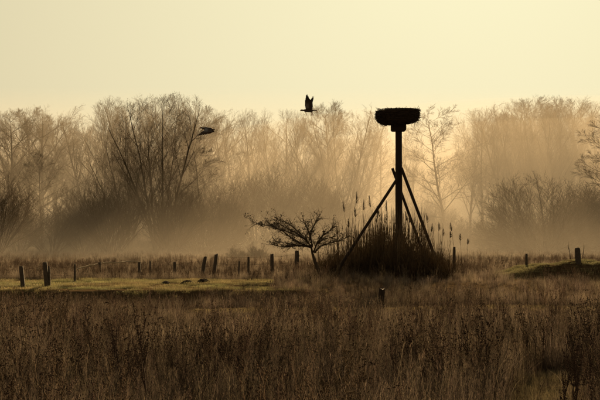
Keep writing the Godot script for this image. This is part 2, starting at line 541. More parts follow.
func make_grass() -> void:
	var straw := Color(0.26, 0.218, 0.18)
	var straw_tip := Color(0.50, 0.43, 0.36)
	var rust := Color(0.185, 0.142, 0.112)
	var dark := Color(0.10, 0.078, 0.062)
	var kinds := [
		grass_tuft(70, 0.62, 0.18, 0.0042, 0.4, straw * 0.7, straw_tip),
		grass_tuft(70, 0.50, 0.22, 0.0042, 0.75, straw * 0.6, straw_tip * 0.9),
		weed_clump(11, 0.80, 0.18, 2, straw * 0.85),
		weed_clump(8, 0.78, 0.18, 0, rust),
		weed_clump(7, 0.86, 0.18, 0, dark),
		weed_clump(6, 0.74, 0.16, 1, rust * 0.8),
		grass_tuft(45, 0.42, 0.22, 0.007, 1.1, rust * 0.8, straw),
	]
	var share := [0.28, 0.55, 0.79, 0.86, 0.88, 0.92, 1.0]
	var places := []
	var tints := []
	for k in kinds.size():
		places.append([]); tints.append([])
	var d := 8.0
	while d < 46.5:
		var row := 0.17 if d < 24.0 else 0.21
		var half := 0.235 * d + 2.2
		var n := int(half * 2.0 / row * 1.15)
		for k in n:
			var x := rng.randf_range(-half, half)
			var dd := d + rng.randf_range(-0.2, 0.2)
			if x < -0.8 and dd > 38.3 - 0.9 * relief.get_noise_2d(x * 0.6 + 40.0, 7.0) - 0.7 * relief.get_noise_2d(x * 2.6 + 10.0, 17.0): continue
			if x > 6.5 and dd > 46.0: continue
			if absf(x - 2.0) < 0.2 and dd > 33.4 and dd < 34.8 and rng.randf() < 0.8: continue
			var worn := in_gap(x, dd)
			if worn and rng.randf() < 0.6: continue
			var path_here := on_track(x, dd)
			if path_here and rng.randf() < 0.9: continue
			var dense := patches.get_noise_2d(x * 3.0, dd * 3.0)
			if dense < -0.25 and rng.randf() < 0.5: continue
			var pick := rng.randf() + 0.25 * patches.get_noise_2d(x * 2.0 + 90.0, dd * 2.0)
			var kind := 0
			while kind < kinds.size() - 1 and pick > share[kind]: kind += 1
			# the weeds stand lower towards the bank and before the trodden line
			var s := lerpf(1.0, 0.62, smoothstep(20.0, 36.0, dd))
			if x > -2.8: s *= lerpf(1.0, 0.55, smoothstep(27.0, 33.0, dd) * (1.0 - smoothstep(35.5, 36.5, dd)))
			else: s *= lerpf(1.0, 0.72, smoothstep(33.0, 37.0, dd))
			s *= rng.randf_range(0.65, 1.25) * (1.0 + 0.45 * dense)
			if dense < -0.12: kind = [1, 6, 2][rng.randi() % 3]
			if path_here: s *= 0.35
			if worn: s *= 0.4
			if x > -0.8: s *= lerpf(1.0, 0.5 if rng.randf() < 0.82 else 1.05, smoothstep(37.5, 42.0, dd))
			var tint := rng.randf_range(0.36, 0.79) * (1.0 + 0.7 * patches.get_noise_2d(x * 1.3 + 300.0, dd * 1.3)) * lerpf(0.85, 1.15, smoothstep(12.0, 34.0, dd))
			var basis := Basis(Vector3.UP, rng.randf() * TAU).rotated(Vector3.RIGHT, rng.randfn(0, 0.10)).rotated(Vector3.BACK, rng.randfn(0, 0.10))
			places[kind].append(Transform3D(basis.scaled(Vector3(1, 1, 1) * s), Vector3(x, land(x, -dd), -dd)))
			tints[kind].append(Color(tint, tint * rng.randf_range(0.92, 1.03), tint * rng.randf_range(0.85, 1.0)))
		d += row
	var said := ["upright straw-coloured grass among the dead weeds of the foreground", "drooping straw grass among the dead weeds of the foreground", "feathery dead grass heads standing among the foreground weeds",
		"rusty dead weed stalks crowded with seeds in the foreground", "dark dead dock stalks scattered through the foreground weeds", "flat-topped dead umbels in the foreground weeds", "matted low dead grass under the foreground weeds"]
	var names := ["straw_grass", "drooping_grass", "feathery_grass", "rusty_weeds", "dark_weeds", "umbel_weeds", "matted_grass"]
	for k in kinds.size():
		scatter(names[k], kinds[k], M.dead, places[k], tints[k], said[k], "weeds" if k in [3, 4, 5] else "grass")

	# rough pasture beyond the fence
	var p2 := [[], []]
	var t2 := [[], []]
	d = 47.5
	while d < 128.0:
		var row := 0.26 + (d - 47.0) * 0.008
		var half := 0.235 * d + 3.0
		for k in int(half * 2.0 / row):
			var x := rng.randf_range(-half, half)
			if x > 7.2 and d < 55.0: continue
			var dense := patches.get_noise_2d(x * 1.5, d * 1.5)
			var kind := 0 if rng.randf() < 0.6 else 1
			var s := rng.randf_range(0.55, 1.05) * (1.0 + 0.5 * dense) * (0.9 if d < 70.0 else 0.75)
			if kind == 1: s *= 0.75
			var tint := rng.randf_range(0.5, 1.0) * (1.0 + 0.6 * patches.get_noise_2d(x * 0.8 + 300.0, d * 0.8))
			p2[kind].append(Transform3D(Basis(Vector3.UP, rng.randf() * TAU).scaled(Vector3(s * 1.4, s, s * 1.4)), Vector3(x, land(x, -d), -d)))
			t2[kind].append(Color(tint, tint, tint * 0.95))
		d += row
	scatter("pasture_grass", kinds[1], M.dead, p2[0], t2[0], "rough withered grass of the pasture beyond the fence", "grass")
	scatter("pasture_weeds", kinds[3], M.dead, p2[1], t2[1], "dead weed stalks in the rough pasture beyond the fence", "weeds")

	# short green turf on the bank, the mound, the trodden line and the gap in the weeds
	var turf := grass_tuft(46, 0.085, 0.15, 0.007, 0.9, Color(0.085, 0.083, 0.045), Color(0.25, 0.24, 0.135))
	var p3 := []
	var t3 := []
	for k in 17000:
		var dd := rng.randf_range(37.0, 49.5)
		var x := rng.randf_range(-14.0, 0.7)
		var edge := 38.2 - 0.9 * relief.get_noise_2d(x * 0.6 + 40.0, 7.0) - 0.7 * relief.get_noise_2d(x * 2.6 + 10.0, 17.0) + 0.8 * absf(relief.get_noise_2d(x * 5.0, 3.0))
		if dd < edge or dd > 47.5 + 1.0 * relief.get_noise_2d(x * 1.1, 21.0): continue
		if patches.get_noise_2d(x * 4.0, dd * 9.0) < -0.12 + 0.40 * smoothstep(-1.9, 0.7, x): continue
		if patches.get_noise_2d(x * 14.0, dd * 25.0) < -0.05: continue
		var s := rng.randf_range(0.5, 1.25) * (1.25 + 1.2 * patches.get_noise_2d(x * 9.0 + 70.0, dd * 9.0))
		p3.append(Transform3D(Basis(Vector3.UP, rng.randf() * TAU).scaled(Vector3(1, s, 1)), Vector3(x, land(x, -dd), -dd)))
		var t := rng.randf_range(0.9, 1.65) * (1.0 + 0.7 * patches.get_noise_2d(x * 5.0, dd * 9.0 + 500.0))
		var y := 0.95 + 0.12 * patches.get_noise_2d(x * 3.0 + 900.0, dd * 3.0)
		t3.append(Color(t * (2.0 - y), t * y * 1.05, t * 0.95))
	scatter("bank_turf", turf, M.green, p3, t3, "short yellow-green turf on the sunlit bank behind the weeds at left", "grass")
	var p4 := []
	var t4 := []
	for k in 6400:
		var dd := rng.randf_range(47.6, 56.0)
		var x := rng.randf_range(5.6, 16.0)
		if patches.get_noise_2d(x * 5.0, dd * 5.0) < -0.25: continue
		var s := rng.randf_range(0.6, 1.2)
		p4.append(Transform3D(Basis(Vector3.UP, rng.randf() * TAU).scaled(Vector3(1, s, 1)), Vector3(x, land(x, -dd), -dd)))
		var t := rng.randf_range(0.9, 1.6)
		t4.append(Color(t, t, t))
	scatter("mound_turf", turf, M.green, p4, t4, "short green turf on the earth mound at the right", "grass")
	var p5 := []
	var t5 := []
	for k in 9000:
		var x := rng.randf_range(-2.8, 12.0)
		var dd := rng.randf_range(33.5, 38.0)
		if not on_track(x, dd): continue
		p5.append(Transform3D(Basis(Vector3.UP, rng.randf() * TAU).scaled(Vector3(1, rng.randf_range(0.6, 1.2), 1)), Vector3(x, land(x, -dd), -dd)))
		var t := rng.randf_range(0.9, 1.3)
		t5.append(Color(t * 1.15, t * 1.0, t))
	scatter("track_turf", turf, M.green, p5, t5, "pale short grass of the trodden line across the weeds", "grass")
	var p6 := []
	var t6 := []
	for k in 2200:
		var x := rng.randf_range(1.5, 4.6)
		var dd := rng.randf_range(13.2, 20.0)
		if not in_gap(x, dd): continue
		p6.append(Transform3D(Basis(Vector3.UP, rng.randf() * TAU).scaled(Vector3(0.9, rng.randf_range(0.9, 2.0), 0.9)), Vector3(x, land(x, -dd), -dd)))
		var t := rng.randf_range(0.5, 1.0)
		t6.append(Color(t, t * 0.9, t))
	scatter("gap_turf", turf, M.green, p6, t6, "patch of green grass in a gap of the weeds, lower right", "grass")

# ---------------------------------------------------------------- single tall weeds
func tall_stalk(h: float, branches: int, dir: Vector3) -> Array:
	var b := Builder.new()
	var s := Builder.new()
	var p := PackedVector3Array()
	var r := PackedFloat32Array()
	var q := Vector3(0, -0.05, 0)
	var d := dir
	for k in 8:
		p.append(q); r.append(lerpf(0.0085, 0.003, k / 7.0))
		d = (d + Vector3(rng.randfn(0, 0.04), 0.03, rng.randfn(0, 0.04))).normalized()
		q += d * h / 7.0
	b.path(p, r, 5, Color(1, 1, 1))
	var ends := [[p[5], p[7]]]
	for k in branches:
		var at := p[2 + k % 5].lerp(p[3 + k % 5], rng.randf())
		var a := rng.randf() * TAU
		var o := Vector3(cos(a) * 0.32, 1, sin(a) * 0.32).normalized()
		var long := h * rng.randf_range(0.18, 0.42)
		var e := at + o * long + Vector3(0, long * 0.1, 0)
		b.path(PackedVector3Array([at, at.lerp(e, 0.5) + Vector3(cos(a), 0, sin(a)) * long * 0.06, e]), PackedFloat32Array([0.005, 0.0035, 0.002]), 4, Color(1, 1, 1))
		ends.append([at.lerp(e, 0.3), e])
	for e in ends:
		for k in int(70 * (e[1] - e[0]).length() / 0.3):
			var t := rng.randf()
			var at: Vector3 = e[0].lerp(e[1], t) + Vector3(rng.randfn(0, 0.012), 0, rng.randfn(0, 0.012)) * (1.1 - t)
			s.lump(at, Vector3(0.0048, 0.007, 0.0048) * rng.randf_range(0.6, 1.4), Color(1, 1, 1) * rng.randf_range(0.7, 1.4))
	return [b.mesh(), s.mesh()]

func make_stalks() -> void:
	var rows := [
		[134, 13.5, 1.20, 7, Vector3(-0.02, 1, 0), "left one of the two tall dark dock stalks that stand together, lower left"],
		[147, 13.8, 1.32, 9, Vector3(0.03, 1, 0), "right one of the two tall dark dock stalks that stand together, lower left"],
		[113, 14.5, 0.95, 5, Vector3(-0.08, 1, 0), "shorter dark dock stalk left of the tall pair, lower left"],
		[258, 16.5, 1.00, 4, Vector3(0.01, 1, 0), "thin dark stalk below the thorn tree's left end"],
		[404, 15.0, 0.98, 3, Vector3(-0.16, 1, 0), "thin dark stalk leaning left, below the nest pole"],
		[418, 22.0, 0.88, 4, Vector3(0.02, 1, 0), "slender dark stalk just right below the pole's foot"],
		[485, 17.0, 0.95, 5, Vector3(0.04, 1, 0), "dark branched stalk left of the green gap, lower right"],
		[562, 13.2, 0.92, 9, Vector3(-0.05, 1, 0), "leftmost dark stalk of the clump in the lower right corner"],
		[569, 12.9, 1.02, 10, Vector3(0.0, 1, 0), "tallest dark stalk of the clump in the lower right corner"],
		[575, 13.1, 0.90, 9, Vector3(0.08, 1, 0), "rightmost dark stalk of the clump in the lower right corner"],
		[592, 15.0, 0.95, 6, Vector3(-0.04, 1, 0), "dark stalk at the right edge beyond the corner clump"],
		[63, 17.0, 0.85, 4, Vector3(0.06, 1, 0), "dark stalk leaning right, in the weeds at far left"],
		[22, 15.5, 0.9, 5, Vector3(-0.05, 1, 0), "dark branched stalk near the left edge of the weeds"],
		[330, 14.2, 0.85, 3, Vector3(0.05, 1, 0), "thin dark stalk in the weeds straight below the thorn tree's trunk"],
	]
	for r in rows:
		var m := tall_stalk(r[2], r[3], r[4])
		var o := thing("dock_stalk", spot(r[0], r[1]))
		o.scale = Vector3.ONE * 0.88
		part("stem", m[0], M.dock, o)
		tag(part("seeds", m[1], M.dock, o), "", "", "", "stuff")
		tag(o, r[5], "weed", "dark dock stalks above the weeds")
	# two bare whips beside the post on the mound
	for r in [[569.0, 50.0, 241.0, -0.03, "bare whip left of the post on the mound"], [583.0, 50.0, 242.0, 0.02, "bare whip right of the post on the mound"]]:
		var at := spot(r[0], r[1])
		var h: float = high(r[2], r[1]) - at.y
		var b := Builder.new()
		b.path(PackedVector3Array([Vector3(-r[3] * 2.0, -0.05, 0), Vector3(-r[3] * 0.8, h * 0.4, 0), Vector3(r[3], h * 0.75, 0.02), Vector3(r[3] * 0.7, h, 0)]), PackedFloat32Array([0.014, 0.012, 0.009, 0.004]), 5, Color(1, 1, 1))
		b.path(PackedVector3Array([Vector3(r[3] * 0.4, h * 0.6, 0), Vector3(r[3] * 2.5, h * 0.85, 0)]), PackedFloat32Array([0.007, 0.003]), 4, Color(1, 1, 1))
		var o := part("bare_whip", b.mesh(), M.dock, self)
		o.position = at
		tag(o, r[4], "sapling", "whips beside the post on the mound")

# ---------------------------------------------------------------- reeds
func reed_mesh(h: float, plume: bool) -> Array:
	var b := Builder.new()
	var s := Builder.new()
	var d := Vector3(rng.randfn(0, 0.05), 1, rng.randfn(0, 0.05)).normalized()
	var p := PackedVector3Array()
	var r := PackedFloat32Array()
	var q := Vector3(0, -0.05, 0)
	for k in 6:
		p.append(q); r.append(lerpf(0.0075, 0.003, k / 5.0))
		d = (d + Vector3(rng.randfn(0, 0.03), 0, rng.randfn(0, 0.03))).normalized()
		q += d * h / 5.0
	b.path(p, r, 4, Color(1, 1, 1))
	for k in 7:
		var t := rng.randf_range(0.15, 0.85)
		var at := p[int(t * 5)].lerp(p[int(t * 5) + 1], t * 5 - int(t * 5))
		var a := rng.randf() * TAU
		var out := Vector3(cos(a), 0, sin(a))
		var long := rng.randf_range(0.14, 0.3)
		b.blade(at, Vector3(-out.z, 0, out.x), at + out * long * 0.45 + Vector3(0, long * rng.randf_range(0.2, 1.0), 0), Vector3(0, long * 0.4, 0), 0.011, Color(0.8, 0.8, 0.8), Color(1.2, 1.2, 1.2))
	if plume:
		var side := Vector3(rng.randfn(0, 1), 0, rng.randfn(0, 1)).normalized()
		for k in 90:
			var t := rng.randf()
			var at := p[4].lerp(p[5], 0.35 + 0.65 * t) + Vector3(0, 0.03 * t, 0)
			var a := rng.randf() * TAU
			var long := 0.155 * (1.15 - t) * rng.randf_range(0.6, 1.2)
			var e := at + (Vector3(cos(a), 0.9, sin(a)) * 0.55 + side * 0.5).normalized() * long + side * 0.02
			s.blade(at, Vector3(-sin(a), 0, cos(a)), e, Vector3(0, long * 0.2, 0), 0.016, Color(0.8, 0.8, 0.8), Color(1.3, 1.2, 1.1))
	return [b, s]

func make_reeds() -> void:
	# the bed itself, whose stems no one could count
	var kinds := []
	for k in 6:
		var one := reed_mesh(1.0, false)
		kinds.append(one[0].mesh())
	var places := [[], [], [], [], [], []]
	var tints := [[], [], [], [], [], []]
	var n := 0
	while n < 2100:
		var px := rng.randf_range(318.0, 474.0)
		var d := rng.randf_range(48.4 if px < 396.0 else 46.6, 54.5)
		# tallest round the pole, falling away and thinning to both ends
		var t := (px - 390.0) / (68.0 if px < 390.0 else 58.0)
		var dense := clampf(1.1 - absf(t) * 0.85, 0.10, 1.0)
		if px > 440.0: dense *= 0.6
		if rng.randf() > dense: continue
		var hmax := 2.95 - 1.55 * pow(minf(absf(t), 1.25), 1.6) + 1.3 * patches.get_noise_2d(px * 2.5, d * 3.0)
		var h: float = clampf(hmax * (0.38 + 0.62 * pow(rng.randf(), 1.9)), 0.35, 3.0)
		var k := n % 6
		var at := spot(px, d)
		places[k].append(Transform3D(Basis(Vector3.UP, rng.randf() * TAU).rotated(Vector3.BACK, rng.randfn(0, 0.11) * (3.0 if n % 17 == 0 else 1.0)).scaled(Vector3(1.3, h, 1.3)), at))
		var c := rng.randf_range(0.6, 1.3)
		tints[k].append(Color(c, c * 0.97, c * 0.9))
		n += 1
	for k in 6:
		scatter("reed_bed", kinds[k], M.reed, places[k], tints[k], "dark bed of dead reeds round the foot of the nest pole", "reeds")
	# matted base of the bed: bramble and bent leaves
	var mat := Builder.new()
	for k in 60:
		weed_stem(mat, Vector3(rng.randfn(0, 0.22), 0, rng.randfn(0, 0.22)), rng.randf_range(0.4, 0.9), Color(1, 1, 1), 0)
	for k in 160:
		var a := rng.randf() * TAU
		var out := Vector3(cos(a), 0, sin(a))
		var p := Vector3(rng.randfn(0, 0.2), rng.randf_range(0.0, 0.3), rng.randfn(0, 0.2))
		mat.blade(p, Vector3(-out.z, 0, out.x), p + out * rng.randf_range(0.1, 0.4) + Vector3(0, rng.randf_range(-0.05, 0.55), 0), Vector3(0, 0.2, 0), 0.024, Color(0.8, 0.8, 0.8), Color(1.1, 1.1, 1.1))
	var p2 := []
	var t2 := []
	for k in 200:
		var px := rng.randf_range(306.0, 438.0)
		var d := rng.randf_range(48.6 if px < 392.0 else 46.4, 53.5)
		var t := (px - 388.0) / 74.0
		var s := (1.25 - 0.75 * t * t) * rng.randf_range(0.6, 1.1)
		if s < 0.2: continue
		p2.append(Transform3D(Basis(Vector3.UP, rng.randf() * TAU).scaled(Vector3(1.2, s, 1.2)), spot(px, d)))
		var c := rng.randf_range(0.5, 1.0)
		t2.append(Color(c, c * 0.92, c * 0.8))
	scatter("reed_litter", mat.mesh(), M.reed, p2, t2, "tangled dark litter and brambles at the base of the reed bed", "undergrowth")
	# the tall reeds whose plumes stand clear of the bed
	var rows := [[352, 47.5, 200], [355, 47.2, 191], [357.5, 47.8, 197], [361, 48.5, 206], [374, 48.6, 194], [383, 48.2, 210], [389, 47.5, 200], [391, 48.8, 205], [344, 47.0, 218], [368, 48.0, 212], [378, 49.0, 205], [401, 48.5, 214], [409, 48.2, 213], [418, 49.2, 222],
		[425, 48.9, 219], [428, 49.5, 223], [435, 48.5, 212], [438, 49.2, 222], [421, 48.0, 226], [449, 49.5, 230], [456, 49.8, 222], [461, 50.3, 233], [467, 50.5, 238], [337, 47.4, 226], [441, 49.0, 228], [413, 49.0, 210]]
	rows.sort_custom(func(p, q): return p[0] < q[0])
	var names := ["nearest", "second", "third", "fourth", "fifth", "sixth", "seventh", "eighth", "ninth", "tenth", "eleventh", "twelfth", "thirteenth", "fourteenth", "fifteenth", "sixteenth"]
	var lefts := 0
	for r in rows:
		if r[0] < 398.8: lefts += 1
	var place := 0
	for r in rows:
		var rank: int = lefts - 1 - place if place < lefts else place - lefts
		place += 1
		var at := spot(r[0], r[1])
		var one := reed_mesh(high(r[2], r[1]) - at.y, true)
		var o := thing("plumed_reed", at)
		part("stem", one[0].mesh(), M.reed, o)
		part("plume", one[1].mesh(), M.reed, o)
		tag(o, "dead reed with drooping plume, %s to the %s of the nest pole" % [names[rank], "left" if r[0] < 398.8 else "right"], "reed", "plumed reeds above the reed bed")

# ---------------------------------------------------------------- posts and rails
func post_mesh(h: float, r: float, lean: Vector3, split: float) -> ArrayMesh:
	# a weathered round post: out of true, checked along the grain, its top rotted uneven
	var st := SurfaceTool.new()
	st.begin(Mesh.PRIMITIVE_TRIANGLES)
	var sides := 14
	var rings := 9
	var turn := rng.randf() * 100.0
	var rows := []
	for k in rings + 1:
		var t := k / float(rings)
		var y := -0.25 + (h + 0.25) * t
		var row := []
		for j in sides:
			var a := TAU * j / sides
			var rr := r * (1.06 - 0.1 * t) * (1.0 + 0.10 * relief.get_noise_2d(j * 37.0 + turn, t * 22.0) + (0.05 if j % 5 == 0 else 0.0) * -2.0)
			var yy := y
			if k == rings:
				yy += r * (0.5 * relief.get_noise_2d(cos(a) * 45.0 + turn, sin(a) * 45.0)) + split * r * cos(a * 2.0 + turn)
				rr *= 0.88
			row.append(Vector3(cos(a) * rr, yy, sin(a) * rr) + lean * maxf(y, 0.0))
		rows.append(row)
	for k in rings:
		for j in sides:
			var b := (j + 1) % sides
			for q in [rows[k][j], rows[k + 1][b], rows[k + 1][j], rows[k][j], rows[k][b], rows[k + 1][b]]:
				st.set_smooth_group(0)
				st.add_vertex(q)
	var mid := Vector3(0, h - r * 0.25 - split * r * 0.6, 0) + lean * h
	for j in sides:
		st.set_smooth_group(1)
		for q in [rows[rings][j], rows[rings][(j + 1) % sides], mid]:
			st.add_vertex(q)
	st.generate_normals()
	return st.commit()

func make_fence() -> void:
	# column, row of the foot, row of the top, half width in pixels, lean, split, label
	var rows := [
		[23.5, 287, 266, 2.3, Vector3(-0.10, 0, 0), 0.1, "thick leaning fence post nearest the left edge"],
		[47.5, 288, 262, 2.5, Vector3(-0.09, 0, 0), 0.2, "thick dark fence post second from the left, with a slender stake beside it"],
		[50.0, 288, 266, 1.2, Vector3(-0.03, 0, 0.02), 0.1, "slender stake close against the second fence post"],
		[75.3, 282, 264, 1.2, Vector3(0.0, 0, 0), 0.0, "thin fence post just left of the pale rails"],
		[100, 279, 262, 1.5, Vector3(0.0, 0, 0), 0.0, "fence post at the left end of the level pale rail"],
		[139.8, 277, 262, 1.5, Vector3(-0.02, 0, 0), 0.0, "fence post at the right end of the level pale rail"],
		[150.5, 274, 261, 0.9, Vector3(0.0, 0, 0), 0.0, "faint thin fence post just right of the pale rail"],
		[175.2, 276, 262, 1.7, Vector3(-0.02, 0, 0), 0.1, "short fence post alone between the pale rail and the two leaning posts"],
		[201.5, 277, 257, 2.0, Vector3(0.17, 0, 0), 0.25, "shorter of the two posts that lean right"],
		[213.4, 276, 254, 1.9, Vector3(0.12, 0, 0), 0.15, "taller of the two posts that lean right"],
		[238.5, 273, 261, 0.9, Vector3(0.05, 0, 0), 0.0, "small thin stake between the leaning posts and the upright one"],
		[248.6, 272, 257, 1.2, Vector3(0.0, 0, 0), 0.0, "faint slim post left of the upright post by the thorn tree"],
		[272.3, 274, 254, 1.9, Vector3(-0.01, 0, 0), 0.0, "upright fence post under the thorn tree's left half"],
		[297.2, 279, 251, 2.4, Vector3(-0.01, 0, 0), 0.15, "tallest fence post, left of the thorn tree's trunk"],
		[453.8, 271, 247, 1.5, Vector3(0.01, 0, 0), 0.0, "narrow tall post at the right end of the reed bed"],
		[526.2, 264, 253.6, 1.3, Vector3(0.0, 0, 0), 0.1, "short post stub standing low on the mound's left half"],
		[577.8, 264, 248, 2.9, Vector3(-0.05, 0, 0), 0.05, "stout post standing on the mound at right"],
	]
	var dist := {}
	for r in rows:
		var d := 46.0
		# walk out until the ground is seen at that row
		for k in 200:
			var e := 36.0 + k * 0.1
			if e > 40.0 and HORIZON + (EYE - land((r[0] - 300.0) / FOC * e, -e)) / e * FOC <= r[1]:
				d = e
				break
			d = e
		d = minf(d, 50.5)
		var at := spot(r[0], d)
		var h: float = high(r[2], d) - at.y
		var o := part("fence_post", post_mesh(h, r[3] / FOC * d, r[4], r[5]), M.wood, self)
		o.position = at
		dist[float(r[0])] = [at, h, r[4]]
		tag(o, r[6], "post", "old fence posts along the bank")
	# an old broken post out in the weeds
	var sd := 34.6
	var st := part("rotten_post", post_mesh(0.60, 0.085, Vector3(0.08, 0, 0), 0.12), M.pole, self)
	st.position = spot(380, sd)
	tag(st, "rotten forked post stump in the weeds before the reed bed", "post")
	var tops := func(key: float, down: float) -> Vector3:
		var e: Array = dist[key]
		return e[0] + Vector3(0, e[1] - down, 0) + e[2] * (e[1] - down)
	# rails
	var rails := [[along(78, 268, 46), along(98.5, 263.5, 46.8), "pale broken rail sloping down to the left of the fence"], [along(103, 262.7, 47.0), along(141.5, 261.4, 48.6), "pale level rail across the tops of two fence posts"]]
	for r in rails:
		var b := Builder.new()
		var p := PackedVector3Array()
		var w := PackedFloat32Array()
		for k in 6:
			p.append(r[0].lerp(r[1], k / 5.0) + Vector3(0, 0.012 * rng.randfn(), 0.10))
			w.append(0.017 + rng.randf() * 0.006)
		b.path(p, w, 7, Color(1, 1, 1), true)
		var o := part("fence_rail", b.mesh(), M.pale_wood, self)
		tag(o, r[2], "rail", "pale rails on the fence")
	# rusty wire between the posts
	var runs := [[23.5, 47.5, "the first and second post from the left"], [47.5, 75.3, "the second post and the thin one"], [75.3, 100.0, "the thin post and the rail's left end"], [100.0, 139.8, "the two posts that carry the level rail"], [139.8, 175.2, "the rail's right end and the lone short post"],
		[175.2, 201.5, "the lone short post and the first leaning post"], [201.5, 213.4, "the two leaning posts"], [213.4, 272.3, "the taller leaning post and the upright post"], [272.3, 297.2, "the upright post and the tallest post"]]
	for r in runs:
		for low in 2:
			var b := Builder.new()
			var p0: Vector3 = tops.call(r[0], 0.10 + 0.25 * low)
			var p1: Vector3 = tops.call(r[1], 0.10 + 0.25 * low)
			var p := PackedVector3Array()
			var w := PackedFloat32Array()
			for k in 9:
				var t := k / 8.0
				p.append(p0.lerp(p1, t) - Vector3(0, 0.10 * t * (1.0 - t) * (1.0 + low), 0))
				w.append(0.0028)
			b.path(p, w, 4, Color(1, 1, 1), true)
			var o := part("fence_wire", b.mesh(), M.wire, self)
			tag(o, ("lower" if low else "upper") + " rusty wire strung between " + r[2], "wire", "wires of the old fence")
	# molehills on the bank
	for r in [[187.5, 282.0, 0.20, "dark molehill on the turf below the short lone post"], [203.5, 280.5, 0.22, "dark molehill on the turf below the leaning posts"], [166.0, 284.0, 0.13, "smallest molehill, left of the others on the turf"]]:
		var d: float = 43.0 if r[1] > 281.0 else 44.5
		var b := Builder.new()
		for k in 90:
			var a := rng.randf() * TAU
			var q := sqrt(rng.randf())
			b.lump(Vector3(cos(a) * q * r[2], 0.10 * (1.0 - q * q) * r[2] / 0.2, sin(a) * q * r[2]), Vector3(0.035, 0.03, 0.035) * rng.randf_range(0.6, 1.4), Color(1, 1, 1) * rng.randf_range(0.7, 1.3))
		var o := part("molehill", b.mesh(), M.soil, self)
		o.position = spot(r[0], d)
		tag(o, r[3], "molehill", "molehills on the bank")

# ---------------------------------------------------------------- the pole and its nest
func bar(p: Vector3, q: Vector3, r0: float, r1: float) -> ArrayMesh:
	var b := Builder.new()
	var pts := PackedVector3Array()
	var rad := PackedFloat32Array()
	for k in 7:
		var t := k / 6.0
		pts.append(p.lerp(q, t))
		rad.append(lerpf(r0, r1, t) * (1.0 + 0.03 * rng.randfn()))
	b.path(pts, rad, 12, Color(1, 1, 1), true)
	# the foot end's own cap
	b.path(PackedVector3Array([pts[1], pts[0]]), PackedFloat32Array([rad[1] * 0.97, rad[0] * 0.995]), 12, Color(1, 1, 1), true)
	return b.mesh()

func block(size: Vector3, bevel: float) -> ArrayMesh:
	var st := SurfaceTool.new()
	st.begin(Mesh.PRIMITIVE_TRIANGLES)
	var h := size / 2.0
	var ys := [[-h.y, bevel], [-h.y + bevel, 0.0], [h.y - bevel, 0.0], [h.y, bevel]]
	var rows := []
	for y in ys:
		var a: float = h.x - y[1]
		var c: float = h.z - y[1]
		rows.append([Vector3(a, y[0], c - bevel), Vector3(a, y[0], -c + bevel), Vector3(a - bevel, y[0], -c), Vector3(-a + bevel, y[0], -c), Vector3(-a, y[0], -c + bevel), Vector3(-a, y[0], c - bevel), Vector3(-a + bevel, y[0], c), Vector3(a - bevel, y[0], c)])
	st.set_smooth_group(-1)
	for k in 3:
		for j in 8:
			var b := (j + 1) % 8
			for q in [rows[k][j], rows[k + 1][j], rows[k + 1][b], rows[k][j], rows[k + 1][b], rows[k][b]]:
				st.add_vertex(q)
	for j in range(1, 7):
		for q in [rows[3][0], rows[3][j + 1], rows[3][j], rows[0][0], rows[0][j], rows[0][j + 1]]:
			st.add_vertex(q)
	st.generate_normals()
	return st.commit()

